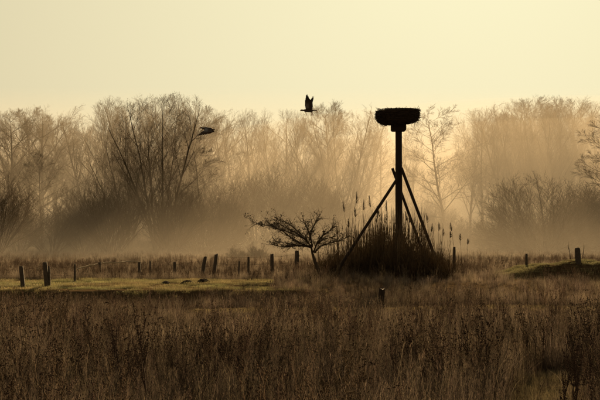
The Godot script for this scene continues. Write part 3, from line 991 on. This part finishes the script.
func make_nest() -> void:
	var d := 49.5
	var foot := spot(398.8, d)
	var top := high(124.0, d) - foot.y
	var k := d / FOC
	var o := thing("nest_pole", foot)
	tag(o, "tall dark wooden pole with three slanting braces, carrying the nest", "pole")
	part("pole", bar(Vector3(0, -0.4, 0), Vector3(0, top - 0.02, 0), 0.128, 0.122), M.pole, o)
	var head := part("bracket", block(Vector3(0.54, 0.27, 0.54), 0.04), M.pole, o)
	head.position = Vector3(-0.01, top - 0.13, 0)
	for s in [-1, 1]:
		var arm := part("platform_beam", block(Vector3(0.78, 0.07, 0.10), 0.01), M.pole, o)
		arm.position = Vector3(0, top + 0.04, 0.2 * s)
	for s in 9:
		var slat := part("platform_slat", block(Vector3(0.08, 0.03, 0.86 - 0.02 * (s - 4) * (s - 4)), 0.006), M.pole, o)
		slat.position = Vector3((s - 4) * 0.095, top + 0.092, 0)
	var y := func(py: float) -> float: return high(py, d) - foot.y
	var x := func(px: float) -> float: return (px - 398.8) * k
	# each brace is bolted against the pole and runs out to the ground
	part("brace", bar(Vector3(x.call(325.0), -0.2, 1.5), Vector3(x.call(397.5), y.call(178.0), 0.18), 0.062, 0.052), M.pole, o)
	var right_brace := part("brace", bar(Vector3(x.call(444.0), -0.2, 0.75), Vector3(x.call(401.0), y.call(168.0), 0.18), 0.060, 0.054), M.pole, o)
	part("brace", bar(Vector3(x.call(438.0), -0.2, -1.3), Vector3(x.call(392.8), y.call(168.0), -0.18), 0.056, 0.050), M.pole, o)
	var bolt := Builder.new()
	bolt.path(PackedVector3Array([Vector3(0.03, y.call(171.5), -0.27), Vector3(0.03, y.call(171.5), 0.32)]), PackedFloat32Array([0.02, 0.02]), 8, Color(1, 1, 1), true)
	part("bolt", bolt.mesh(), M.wire, right_brace)

	# the nest: sticks laid round and round a packed core
	var at := foot + Vector3(-0.045, top + 0.04, 0)
	var nest := thing("bird_nest", at)
	nest.scale = Vector3(0.95, 1.12, 0.95)
	nest.rotation.z = -0.025
	tag(nest, "broad dark nest of sticks on top of the pole", "nest")
	var core := SurfaceTool.new()
	core.begin(Mesh.PRIMITIVE_TRIANGLES)
	var prof := [[0.0, 0.12], [0.40, 0.11], [0.58, 0.03], [0.66, 0.09], [0.70, 0.20], [0.71, 0.32], [0.66, 0.40], [0.45, 0.38], [0.0, 0.34]]
	var rows := []
	for pr in prof:
		var row := []
		for j in 28:
			var a := TAU * j / 28
			var w := 1.0 + 0.07 * relief.get_noise_2d(cos(a) * 30.0 + pr[1] * 60.0, sin(a) * 30.0)
			row.append(Vector3(cos(a) * pr[0] * w, pr[1], sin(a) * pr[0] * w))
		rows.append(row)
	for i in prof.size() - 1:
		for j in 28:
			var b := (j + 1) % 28
			for q in [rows[i][j], rows[i + 1][b], rows[i + 1][j], rows[i][j], rows[i][b], rows[i + 1][b]]:
				core.add_vertex(q)
	core.generate_normals()
	part("packed_core", core.commit(), M.nest, nest)
	var sticks := Builder.new()
	for i in 6500:
		var a := rng.randf() * TAU
		var hy := rng.randf()
		var r := lerpf(0.60, 0.80, sqrt(sin(minf(hy * 1.25, 1.0) * PI * 0.5))) + rng.randfn(0, 0.025)
		if hy < 0.25: r = lerpf(0.56, 0.72, hy / 0.25) + rng.randfn(0, 0.03)
		var p := Vector3(cos(a) * r, hy * 0.45 * (1.0 + 0.10 * cos(a + 0.6)) - 0.02 - 0.04 * maxf(0.0, cos(a - 2.7)) + rng.randfn(0, 0.018), sin(a) * r)
		if cos(a) > 0.2 and hy < 0.2: p.y += 0.05
		var along_it := Vector3(-sin(a), rng.randfn(0, 0.16), cos(a)) + Vector3(cos(a), 0, sin(a)) * rng.randfn(0, 0.28)
		var long := rng.randf_range(0.15, 0.42)
		var th := rng.randf_range(0.004, 0.011)
		if i % 23 == 0: long *= 1.7
		var e := along_it.normalized() * long * 0.5
		var pull := -Vector3(cos(a), 0, sin(a)) * long * long * 0.22
		sticks.path(PackedVector3Array([p - e + pull, p, p + e + pull]), PackedFloat32Array([th, th, th * 0.5]), 4, Color(1, 1, 1) * rng.randf_range(0.6, 1.5))
	for i in 260:      # the rim and lining, crossing the top
		var a := rng.randf() * TAU
		var r := rng.randf_range(0.2, 0.72)
		var p := Vector3(cos(a) * r, 0.43 + rng.randfn(0, 0.012), sin(a) * r)
		var e := Vector3(rng.randfn(), rng.randfn(0, 0.05), rng.randfn()).normalized() * rng.randf_range(0.1, 0.2)
		sticks.path(PackedVector3Array([p - e, p, p + e]), PackedFloat32Array([0.006, 0.006, 0.003]), 4, Color(1, 1, 1) * rng.randf_range(0.6, 1.5))
	tag(part("stick_tangle", sticks.mesh(), M.nest, nest), "", "", "", "stuff")
	# loose ends and hanging straws that show against the sky
	var loose := [[0.62, 0.05, 0.3, 0.02, -0.26], [0.78, 0.06, 0.1, 0.0, -0.30], [0.55, 0.02, 0.4, -0.05, -0.18], [0.80, 0.28, 0.0, 0.14, -0.05], [0.79, 0.20, 0.1, 0.12, -0.14], [0.78, 0.34, 0.1, 0.10, 0.06], [-0.78, 0.12, 0.1, -0.10, -0.20], [-0.74, 0.06, 0.2, -0.04, -0.22], [-0.79, 0.30, 0.0, -0.12, 0.03],
		[-0.80, 0.22, 0.1, -0.10, -0.10], [-0.45, 0.0, 0.5, -0.06, -0.16], [-0.35, 0.44, 0.3, -0.12, 0.08], [0.08, 0.44, 0.3, 0.10, 0.07], [0.42, 0.44, 0.2, 0.08, 0.08], [-0.62, 0.02, 0.3, -0.08, -0.12], [0.72, 0.10, 0.2, 0.05, -0.16], [-0.60, 0.42, 0.2, -0.30, 0.07], [0.66, 0.40, 0.2, 0.26, 0.05], [-0.72, 0.20, 0.2, -0.24, -0.10], [0.70, 0.16, 0.3, 0.22, -0.16], [-0.15, 0.45, 0.3, 0.25, 0.06]]
	for l in loose:
		var b := Builder.new()
		var p := Vector3(l[0], l[1], l[2])
		var e := Vector3(l[3], l[4], 0.03)
		b.path(PackedVector3Array([p - e * 0.25, p, p + e * 0.5 + Vector3(l[3] * 0.15, 0, 0), p + e]), PackedFloat32Array([0.007, 0.007, 0.006, 0.003]), 4, Color(1, 1, 1))
		part("loose_stick", b.mesh(), M.nest, nest)

# ---------------------------------------------------------------- the thorn tree
func make_thorn() -> void:
	var d := 47.0
	var k := d / FOC
	var foot := spot(320.5, d)
	var o := thing("thorn_tree", foot)
	tag(o, "small windswept thorn tree leaning left before the reeds, a few dark leaves left", "tree")
	var a := Builder.new()
	var b := Builder.new()
	var leaves := Builder.new()
	var y0: float = high(0.0, d) - foot.y
	var at := func(px: float, py: float, z: float) -> Vector3: return Vector3((px - 320.5) * k, y0 - py * k, z)
	var limbs := [
		[[320.5, 280, 0], [319, 272, 0], [315, 262, 0.02], [313, 253, 0], [311, 247, -0.05], [304, 238, -0.1]],
		[[312, 248, 0], [302, 244, 0.2], [291, 238, 0.35], [282, 231, 0.45], [270, 226, 0.5], [259, 224, 0.5], [251, 221, 0.5]],
		[[311, 246, 0], [303, 236, -0.2], [293, 227, -0.3], [284, 221, -0.4], [272, 219, -0.5]],
		[[312, 247, 0], [310, 236, 0.1], [307, 227, 0.2], [303, 221, 0.2]],
		[[313, 252, 0], [317, 243, 0.2], [323, 236, 0.3], [331, 230, 0.4], [336, 224, 0.4]],
		[[314, 253, 0], [320, 246, -0.1], [330, 243, -0.2], [341, 240, -0.3], [350, 236, -0.3]],
		[[310, 246, 0], [300, 245, 0.4], [288, 243, 0.7], [276, 241, 0.8]],
		[[305, 239, 0], [296, 232, 0.6], [286, 228, 0.9], [276, 222, 1.0]],
		[[309, 240, 0], [312, 230, -0.5], [316, 222, -0.7], [320, 217, -0.8]],
		[[304, 238, 0], [292, 234, -0.6], [280, 229, -0.9], [268, 224, -1.0]],
		[[318, 242, 0.2], [324, 239, 0.6], [334, 236, 0.9]],
		[[300, 245, 0.2], [290, 247, 0.2], [281, 246, 0.2], [274, 243, 0.2]],
	]
	var g := bush_growth(0.08)
	g.kids = [0, 5, 5, 4]
	g.ratio = [0.5, 0.5, 0.6, 0.6]
	g.angle = [50, 50, 55, 55]
	g.lift = [0, 0.1, 0.06, 0.05, 0.0]
	g.jitter = [0.1, 0.2, 0.25, 0.3, 0.3]
	g.sides = [5, 5, 4, 3, 3]
	g.flat = 0.3
	g.least = 0.004
	for i in limbs.size():
		var p := PackedVector3Array()
		var r := PackedFloat32Array()
		var n: int = limbs[i].size()
		for j in n:
			p.append(at.call(limbs[i][j][0] + rng.randfn(0, 0.5), limbs[i][j][1] + rng.randfn(0, 0.4), limbs[i][j][2]))
			r.append((0.072 if i == 0 else 0.026) * (1.0 - 0.8 * j / float(n - 1)) + 0.006)
		a.path(p, r, 7, Color(1, 1, 1))
		if i == 0: p = p.slice(4)
		for j in range(1, p.size()):
			for q in 12:
				var base := p[j - 1].lerp(p[j], rng.randf())
				var run := (p[j] - p[j - 1]).normalized()
				var nd := (run * 0.7 + Vector3(rng.randfn(0, 0.45), rng.randfn(0.16, 0.32), rng.randfn(0, 0.7))).normalized()
				grow(a, b, g, base, nd, rng.randf_range(0.22, 0.55), 0.009, 2)
	# leaves that still hang in bunches near the ends of the twigs
	var ends := b.v
	for i in 1500:
		var q := ends[rng.randi() % ends.size()]
		var left := clampf((-q.x - 0.1) / 2.0, 0.1, 1.0)
		if rng.randf() > 0.35 + 0.65 * left: continue
		if patches.get_noise_2d(q.x * 45.0, q.y * 45.0) < -0.05: continue
		for j in 3:
			var p := q + Vector3(rng.randfn(0, 0.03), rng.randfn(0, 0.03), rng.randfn(0, 0.03))
			var u := Vector3(rng.randfn(), rng.randfn(), rng.randfn()).normalized() * 0.030
			var w := u.cross(Vector3(rng.randfn(), rng.randfn(), rng.randfn())).normalized() * 0.017
			leaves.tri(p, p + u + w, p + u * 1.9, Color(1, 1, 1) * rng.randf_range(0.6, 1.3))
			leaves.tri(p, p + u * 1.9, p + u - w, Color(1, 1, 1) * rng.randf_range(0.6, 1.3))
	part("trunk", a.mesh(), M.bark, o)
	part("twigs", b.mesh(), M.twig, o)
	tag(part("leaves", leaves.mesh(), M.leaf, o), "", "", "", "stuff")

# ---------------------------------------------------------------- birds
static func seg_dist(p: Vector3, a: Vector3, b: Vector3, ra: float, rb: float) -> float:
	var ab := b - a
	var t := clampf((p - a).dot(ab) / ab.length_squared(), 0.0, 1.0)
	return (p - a - ab * t).length() - lerpf(ra, rb, t)

static func tri_dist(p: Vector3, a: Vector3, b: Vector3, c: Vector3) -> float:
	var ba := b - a
	var pa := p - a
	var cb := c - b
	var pb := p - b
	var ac := a - c
	var pc := p - c
	var n := ba.cross(ac)
	if signf(ba.cross(n).dot(pa)) + signf(cb.cross(n).dot(pb)) + signf(ac.cross(n).dot(pc)) < 2.0:
		return sqrt(minf(minf((ba * clampf(ba.dot(pa) / ba.length_squared(), 0, 1) - pa).length_squared(), (cb * clampf(cb.dot(pb) / cb.length_squared(), 0, 1) - pb).length_squared()), (ac * clampf(ac.dot(pc) / ac.length_squared(), 0, 1) - pc).length_squared()))
	return absf(n.dot(pa)) / n.length()

func soft(a: float, b: float, k: float) -> float:
	var h := maxf(k - absf(a - b), 0.0) / k
	return minf(a, b) - h * h * k * 0.25

func bird_mesh(bones: Array, sheets: Array, lo: Vector3, hi: Vector3, cell: float, tint: Callable) -> ArrayMesh:
	# surface nets over the joined field, only where the coarse field says the skin may be
	var field := func(p: Vector3) -> float:
		var dd := 9.0
		for e in bones:
			dd = soft(dd, seg_dist(p, e[0], e[1], e[2], e[3]), 0.035)
		for e in sheets:
			dd = soft(dd, tri_dist(p, e[0], e[1], e[2]) - e[3], 0.016)
		return dd
	var big := 4
	var n := Vector3i(((hi - lo) / cell / big).ceil()) * big
	var value := {}
	var cells := {}
	for bx in range(0, n.x, big):
		for by in range(0, n.y, big):
			for bz in range(0, n.z, big):
				var mid := lo + Vector3(bx + 2, by + 2, bz + 2) * cell
				if absf(field.call(mid)) > cell * big * 0.95: continue
				for x in range(bx, bx + big):
					for y in range(by, by + big):
						for z in range(bz, bz + big):
							cells[Vector3i(x, y, z)] = true
	var at := func(q: Vector3i) -> float:
		if not value.has(q): value[q] = field.call(lo + Vector3(q) * cell)
		return value[q]
	var corner := [Vector3i(0, 0, 0), Vector3i(1, 0, 0), Vector3i(0, 1, 0), Vector3i(1, 1, 0), Vector3i(0, 0, 1), Vector3i(1, 0, 1), Vector3i(0, 1, 1), Vector3i(1, 1, 1)]
	var edges := [[0, 1], [2, 3], [4, 5], [6, 7], [0, 2], [1, 3], [4, 6], [5, 7], [0, 4], [1, 5], [2, 6], [3, 7]]
	var b := Builder.new()
	var index := {}
	for q in cells:
		var v := []
		for c in corner: v.append(at.call(q + c))
		var sum := Vector3.ZERO
		var count := 0
		for e in edges:
			if (v[e[0]] < 0.0) != (v[e[1]] < 0.0):
				var t: float = v[e[0]] / (v[e[0]] - v[e[1]])
				sum += Vector3(corner[e[0]]).lerp(Vector3(corner[e[1]]), t)
				count += 1
		if count:
			var p: Vector3 = lo + (Vector3(q) + sum / count) * cell
			index[q] = b.v.size()
			var h := cell * 0.5
			b.v.append(p)
			b.n.append(Vector3(field.call(p + Vector3(h, 0, 0)) - field.call(p - Vector3(h, 0, 0)), field.call(p + Vector3(0, h, 0)) - field.call(p - Vector3(0, h, 0)), field.call(p + Vector3(0, 0, h)) - field.call(p - Vector3(0, 0, h))).normalized())
			b.c.append(tint.call(p))
	var axes := [[Vector3i(1, 0, 0), Vector3i(0, 1, 0), Vector3i(0, 0, 1)], [Vector3i(0, 1, 0), Vector3i(0, 0, 1), Vector3i(1, 0, 0)], [Vector3i(0, 0, 1), Vector3i(1, 0, 0), Vector3i(0, 1, 0)]]
	for q in index:
		for ax in axes:
			var a: float = at.call(q)
			var c: float = at.call(q + ax[0])
			if (a < 0.0) == (c < 0.0): continue
			var r := [q, q - ax[1], q - ax[1] - ax[2], q - ax[2]]
			if not (index.has(r[1]) and index.has(r[2]) and index.has(r[3])): continue
			var w := [index[r[0]], index[r[1]], index[r[2]], index[r[3]]]
			if a > 0.0: w = [w[0], w[3], w[2], w[1]]
			for t in [w[0], w[2], w[1], w[0], w[3], w[2]]: b.f.append(t)
	return b.mesh()

func wing(sheets: Array, front: Array, back: Array, fingers: Array) -> void:
	# front and back edges from shoulder to wrist, then the spread primaries
	for k in front.size() - 1:
		sheets.append([front[k], back[k], front[k + 1], 0.016])
		sheets.append([back[k], back[k + 1], front[k + 1], 0.014])
	for k in fingers.size():
		var t: float = k / float(fingers.size())
		var t2: float = (k + 1.15) / float(fingers.size())
		var e: int = front.size() - 1
		sheets.append([front[e].lerp(back[e], t), front[e].lerp(back[e], t2), fingers[k], 0.012])

func make_birds() -> void:
	var d := 60.0
	var cell := 0.017
	var grey := Color(0.055, 0.047, 0.042)
	var V := func(x: float, y: float, z: float) -> Vector3: return Vector3(x, y, z)
	# upper bird: wings raised, legs trailing
	var bones := [
		[V.call(-0.385, 0.0, 0), V.call(-0.33, 0.012, 0), 0.011, 0.018],
		[V.call(-0.325, 0.015, 0), V.call(-0.29, 0.017, 0), 0.031, 0.033],
		[V.call(-0.29, 0.015, 0), V.call(-0.15, 0.008, 0), 0.027, 0.042],
		[V.call(-0.13, 0.0, 0), V.call(0.10, -0.005, 0), 0.064, 0.066],
		[V.call(0.10, 0.0, 0), V.call(0.24, 0.01, 0), 0.055, 0.022],
		[V.call(0.12, -0.05, 0.03), V.call(0.145, -0.19, 0.03), 0.017, 0.012],
		[V.call(0.145, -0.19, 0.03), V.call(0.135, -0.215, 0.03), 0.014, 0.018],
		[V.call(0.15, -0.04, -0.03), V.call(0.20, -0.17, -0.03), 0.017, 0.012],
		[V.call(0.20, -0.17, -0.03), V.call(0.22, -0.20, -0.03), 0.014, 0.018],
	]
	var sheets := [[V.call(0.2, 0.012, 0), V.call(0.36, 0.012, 0.05), V.call(0.36, 0.0, -0.05), 0.014]]
	wing(sheets, [V.call(-0.11, 0.03, 0.05), V.call(-0.15, 0.22, 0.14), V.call(-0.145, 0.42, 0.22)], [V.call(0.11, 0.03, 0.05), V.call(0.13, 0.22, 0.13), V.call(0.09, 0.42, 0.21)], [V.call(-0.10, 0.71, 0.30), V.call(-0.055, 0.70, 0.29), V.call(-0.01, 0.60, 0.28), V.call(0.04, 0.50, 0.26)])
	wing(sheets, [V.call(-0.08, 0.03, -0.05), V.call(-0.04, 0.22, -0.14), V.call(0.02, 0.40, -0.22)], [V.call(0.15, 0.03, -0.05), V.call(0.18, 0.20, -0.13), V.call(0.17, 0.40, -0.22)], [V.call(0.12, 0.54, -0.28), V.call(0.20, 0.68, -0.31), V.call(0.245, 0.67, -0.31), V.call(0.22, 0.56, -0.29)])
	var paint := func(p: Vector3) -> Color:
		if p.x < -0.335 or p.y < -0.09: return Color(0.30, 0.14, 0.06)
		var pale := smoothstep(0.05, 0.14, p.y) * (1.0 - smoothstep(0.2, 0.36, p.y)) * (1.0 - smoothstep(-0.04, 0.05, p.x))
		if p.y > 0.05: return grey.lerp(Color(0.15, 0.15, 0.16), pale) * lerpf(1.0, 0.6, smoothstep(0.3, 0.5, p.y))
		return grey * (1.4 if p.y < 0.0 else 1.0)
	var m := bird_mesh(bones, sheets, Vector3(-0.46, -0.28, -0.40), Vector3(0.44, 0.76, 0.40), cell, paint)
	var o := part("flying_bird", m, M.feather, self)
	o.position = along(308.6, 110.4, d)
	tag(o, "upper flying bird with both wings raised and legs hanging", "bird", "birds in flight")
	# lower bird: wings on the downstroke
	bones = [
		[V.call(-0.40, 0.07, 0), V.call(-0.345, 0.082, 0), 0.011, 0.018],
		[V.call(-0.34, 0.086, 0), V.call(-0.31, 0.09, 0), 0.032, 0.034],
		[V.call(-0.31, 0.086, 0), V.call(-0.15, 0.058, 0), 0.025, 0.045],
		[V.call(-0.13, 0.045, 0), V.call(0.10, 0.015, 0), 0.078, 0.084],
		[V.call(0.12, 0.012, 0), V.call(0.22, 0.0, 0), 0.066, 0.028],
	]
	sheets = [[V.call(0.16, 0.012, 0), V.call(0.29, 0.02, 0.05), V.call(0.28, -0.02, -0.05), 0.014]]
	wing(sheets, [V.call(-0.10, 0.06, 0.05), V.call(-0.14, -0.03, 0.20), V.call(-0.27, -0.14, 0.32)], [V.call(0.16, 0.02, 0.05), V.call(0.20, -0.10, 0.20), V.call(0.02, -0.14, 0.32)], [V.call(-0.46, -0.30, 0.42), V.call(-0.40, -0.30, 0.42), V.call(-0.32, -0.27, 0.40), V.call(-0.16, -0.23, 0.37)])
	wing(sheets, [V.call(-0.13, 0.06, -0.05), V.call(-0.14, 0.0, -0.20), V.call(-0.22, -0.08, -0.32)], [V.call(0.18, 0.03, -0.05), V.call(0.26, -0.06, -0.20), V.call(0.10, -0.12, -0.32)], [V.call(-0.36, -0.22, -0.42), V.call(-0.28, -0.22, -0.42), V.call(-0.16, -0.19, -0.40), V.call(-0.02, -0.16, -0.37)])
	var paint_low := func(p: Vector3) -> Color:
		if p.x < -0.325 and p.y > 0.0: return Color(0.30, 0.14, 0.06)
		var pale := smoothstep(0.04, 0.12, p.z) * smoothstep(-0.14, -0.04, p.y) * (1.0 - smoothstep(-0.06, 0.05, p.x))
		return grey.lerp(Color(0.15, 0.15, 0.165), pale)
	m = bird_mesh(bones, sheets, Vector3(-0.58, -0.36, -0.50), Vector3(0.42, 0.18, 0.50), cell, paint_low)
	o = part("flying_bird", m, M.feather, self)
	o.position = along(208.0, 129.6, d)
	tag(o, "lower flying bird on the downstroke, left of the upper one", "bird", "birds in flight")

# ---------------------------------------------------------------- ground
func steps_of(marks: Array) -> PackedFloat32Array:
	# marks: [start, end, step]
	var out := PackedFloat32Array()
	for m in marks:
		var a: float = m[0]
		while a < m[1] - 0.001:
			out.append(a)
			a += m[2] if m.size() == 3 else maxf(m[2], absf(a) * m[3])
	out.append(marks[-1][1])
	return out

func make_ground() -> void:
	var xs := PackedFloat32Array()
	var half := steps_of([[0.0, 16.0, 0.2], [16.0, 60.0, 1.5], [60.0, 1500.0, 6.0, 0.14]])
	for k in range(half.size() - 1, 0, -1): xs.append(-half[k])
	xs.append_array(half)
	var ds := steps_of([[-300.0, 0.0, 25.0], [0.0, 34.0, 0.4], [34.0, 57.0, 0.16], [57.0, 130.0, 1.2], [130.0, 1800.0, 5.0, 0.07]])
	var v := PackedVector3Array()
	var n := PackedVector3Array()
	var f := PackedInt32Array()
	for d in ds:
		for x in xs:
			v.append(Vector3(x, land(x, -d), -d))
			var e := 0.1
			n.append(Vector3(land(x - e, -d) - land(x + e, -d), 2.0 * e, land(x, -d - e) - land(x, -d + e)).normalized())
	var w := xs.size()
	for i in ds.size() - 1:
		for j in w - 1:
			var a := i * w + j
			f.append(a); f.append(a + w); f.append(a + w + 1)
			f.append(a); f.append(a + w + 1); f.append(a + 1)
	var arr := []
	arr.resize(Mesh.ARRAY_MAX)
	arr[Mesh.ARRAY_VERTEX] = v
	arr[Mesh.ARRAY_NORMAL] = n
	arr[Mesh.ARRAY_INDEX] = f
	var m := ArrayMesh.new()
	m.add_surface_from_arrays(Mesh.PRIMITIVE_TRIANGLES, arr)
	var o := part("ground", m, M.soil_field, self)
	tag(o, "rough meadow ground that falls from the bank to the weeds", "ground", "", "structure")

func noise_map(seed_at: int, freq: float, stops: Array, size := 512) -> NoiseTexture2D:
	var t := NoiseTexture2D.new()
	var nz := FastNoiseLite.new()
	nz.seed = seed_at
	nz.frequency = freq
	nz.fractal_octaves = 5
	t.noise = nz
	t.seamless = true
	t.width = size
	t.height = size
	if stops:
		var g := Gradient.new()
		g.offsets = PackedFloat32Array([0.0, 0.5, 1.0])
		var cols := PackedColorArray()
		for s in stops: cols.append(s.linear_to_srgb())
		g.colors = cols
		t.color_ramp = g
	return t

func make_materials() -> void:
	M.bark = matte(Color(0.055, 0.045, 0.035), 0.95)
	M.twig = matte(Color(0.075, 0.06, 0.042), 0.95)
	M.dead = matte(Color(1, 1, 1), 1.0, 0.0, 0.0)
	M.dead.backlight_enabled = true
	M.dead.backlight = Color(0.62, 0.62, 0.62)
	M.green = matte(Color(1, 1, 1), 0.7)
	M.green.backlight_enabled = true
	M.green.backlight = Color(0.6, 0.6, 0.6)
	M.reed = matte(Color(0.105, 0.084, 0.060), 1.0, 0.55, 0.0)
	M.dock = matte(Color(0.05, 0.034, 0.026), 0.9)
	M.leaf = matte(Color(0.035, 0.026, 0.016), 0.8)
	M.nest = matte(Color(0.045, 0.034, 0.026), 0.95)
	M.soil = matte(Color(0.03, 0.024, 0.018), 1.0)
	M.feather = matte(Color(1, 1, 1), 0.8)
	M.wire = matte(Color(0.03, 0.02, 0.016), 1.0, 0.0, 0.0)
	M.wood = StandardMaterial3D.new()
	M.wood.albedo_texture = noise_map(5, 0.02, [Color(0.03, 0.025, 0.02), Color(0.06, 0.05, 0.04), Color(0.11, 0.095, 0.075)])
	M.wood.uv1_triplanar = true
	M.wood.uv1_scale = Vector3(6, 0.8, 6)
	M.wood.roughness = 0.95
	M.wood.heightmap_enabled = true
	M.wood.heightmap_texture = noise_map(6, 0.03, [])
	M.wood.heightmap_scale = 1.2
	M.pole = M.wood.duplicate()
	M.pole.albedo_color = Color(0.6, 0.52, 0.44)
	M.pale_wood = M.wood.duplicate()
	M.pale_wood.albedo_texture = noise_map(8, 0.02, [Color(0.2, 0.17, 0.12), Color(0.32, 0.27, 0.19), Color(0.42, 0.36, 0.26)])
	M.soil_field = StandardMaterial3D.new()
	M.soil_field.albedo_texture = noise_map(11, 0.012, [Color(0.025, 0.018, 0.012), Color(0.06, 0.043, 0.025), Color(0.11, 0.082, 0.045)], 1024)
	M.soil_field.uv1_triplanar = true
	M.soil_field.uv1_world_triplanar = true
	M.soil_field.uv1_scale = Vector3(0.21, 0.21, 0.21)
	M.soil_field.roughness = 1.0
	M.soil_field.metallic_specular = 0.0

func mist(where: Vector3, size: Vector3, density: float, label: String, shape := RenderingServer.FOG_VOLUME_SHAPE_BOX) -> void:
	var o := FogVolume.new()
	o.name = numbered("mist_bank")
	o.shape = shape
	o.size = size
	o.position = where
	var m := FogMaterial.new()
	m.density = density
	m.albedo = Color(1.0, 0.96, 0.89)
	o.material = m
	add_child(o)
	tag(o, label, "mist", "", "stuff")

func bank(near: float, tall: float, slope: float, roll: float, density: float, label: String, deep := 210.0) -> void:
	mist(Vector3.ZERO, Vector3(430, 40, deep), density, label)
	var o: FogVolume = get_child(get_child_count() - 1)
	o.basis = Basis(Vector3.RIGHT, atan(slope)) * Basis(Vector3.BACK, roll)
	o.position = Vector3(0, tall, -near) + o.basis * Vector3(0, -20, -deep / 2.0)

func make_mist() -> void:
	var box := RenderingServer.FOG_VOLUME_SHAPE_BOX
	var egg := RenderingServer.FOG_VOLUME_SHAPE_ELLIPSOID
	mist(Vector3(0, 8.0, -232), Vector3(420, 17.0, 190), 0.0052, "thin morning mist that fills the wood", box)
	var veils := ["outermost", "second", "third", "fourth", "fifth"]
	# banks whose tops slope up towards the wood: distance and height of the near edge, slope, roll, density
	bank(70.0, 0.2, 0.060, 0.02, 0.0022, "lowest bank of mist, rising gently from the pasture")
	bank(74.0, 0.3, 0.105, 0.012, 0.0022, "second bank of mist, rising from the pasture to the shrubs")
	bank(78.0, 0.4, 0.170, 0.04, 0.0021, "third bank of mist, rising over the shrubs into the wood", 90.0)
	bank(92.0, 0.6, 0.26, 0.03, 0.0030, "steepest bank of mist, standing up against the tall trees", 36.0)
	for k in 5:
		var s := 1.0 - 0.17 * k
		mist(Vector3(34, 4.0, -164), Vector3(124, 27.0, 104) * s, 0.0040, veils[k] + " veil of mist about the hazy right stand", egg)
	for k in 4:
		var s := 1.0 - 0.2 * k
		mist(Vector3(-36, 3.0, -192), Vector3(110, 26.0, 100) * s, 0.0032, veils[k] + " veil of mist in the gap of the left trees", egg)

func dawn_sky() -> ImageTexture:
	# clear, hazy air just after sunrise: pale gold low down, greyer above and behind, brighter and whiter round the sun
	var w := 512
	var h := 256
	var im := Image.create_empty(w, h, false, Image.FORMAT_RGBF)
	var az := deg_to_rad(SUN_RIGHT)
	var el := deg_to_rad(SUN_UP)
	var to_sun := Vector3(sin(az) * cos(el), sin(el), -cos(az) * cos(el))
	for j in h:
		var up := PI * (0.5 - (j + 0.5) / h)
		for i in w:
			var a := TAU * (i + 0.5) / w
			var v := Vector3(sin(a) * cos(up), sin(up), -cos(a) * cos(up))
			var ang := rad_to_deg(acos(clampf(v.dot(to_sun), -1.0, 1.0)))
			var low := exp(-maxf(up, 0.0) / 0.45)
			var c := Vector3(0.13, 0.11, 0.08).lerp(Vector3(0.25, 0.19, 0.11), low)
			c += Vector3(0.455, 0.442, 0.29) * exp(-ang * ang / 1300.0)
			c += Vector3(0.08, 0.11, 0.085) * exp(-ang / 7.0)
			c += Vector3(0.022, 0.010, 0.0) * exp(-maxf(up, 0.0) / 0.09)
			if up < 0.0: c = Vector3(0.10, 0.078, 0.05)
			im.set_pixel(i, j, Color(c.x, c.y, c.z) * (1.42 / EXPOSURE))
	return ImageTexture.create_from_image(im)

func _ready() -> void:
	rng.seed = 20240117
	relief.seed = 3
	relief.frequency = 0.21
	ragged.seed = 4
	ragged.frequency = 0.28
	patches.seed = 9
	patches.frequency = 0.08
	# ---- camera
	var cam := Camera3D.new()
	cam.name = "camera"
	cam.fov = rad_to_deg(2.0 * atan(200.0 / FOC))
	cam.position = Vector3(0, EYE, 0)
	cam.rotation.x = atan((HORIZON - 200.0) / FOC)
	cam.near = 0.1
	cam.far = 4000.0
	add_child(cam)
	# ---- sky and exposure
	var env := Environment.new()
	var sky := PanoramaSkyMaterial.new()
	sky.panorama = dawn_sky()
	env.background_mode = Environment.BG_SKY
	env.sky = Sky.new()
	env.sky.sky_material = sky
	env.tonemap_mode = Environment.TONE_MAPPER_LINEAR
	env.tonemap_exposure = EXPOSURE
	env.volumetric_fog_enabled = true
	env.volumetric_fog_density = 0.0
	env.sdfgi_enabled = true
	env.ssao_enabled = true
	env.ssil_enabled = true
	var around := WorldEnvironment.new()
	around.name = "surroundings"
	around.environment = env
	add_child(around)
	# ---- sun
	var sun := DirectionalLight3D.new()
	sun.name = "sun"
	sun.light_color = Color(1.0, 0.67, 0.33).linear_to_srgb()
	sun.light_energy = 1.6
	sun.sky_mode = DirectionalLight3D.SKY_MODE_LIGHT_ONLY
	sun.light_angular_distance = 0.5
	sun.shadow_enabled = true
	sun.rotation = Vector3(deg_to_rad(-SUN_UP), deg_to_rad(180.0 - SUN_RIGHT), 0)
	add_child(sun)
	# ---- the place
	make_materials()
	make_ground()
	make_trees()
	make_mist()
	make_nest()
	make_thorn()
	make_reeds()
	make_fence()
	make_birds()
	make_stalks()
	make_grass()
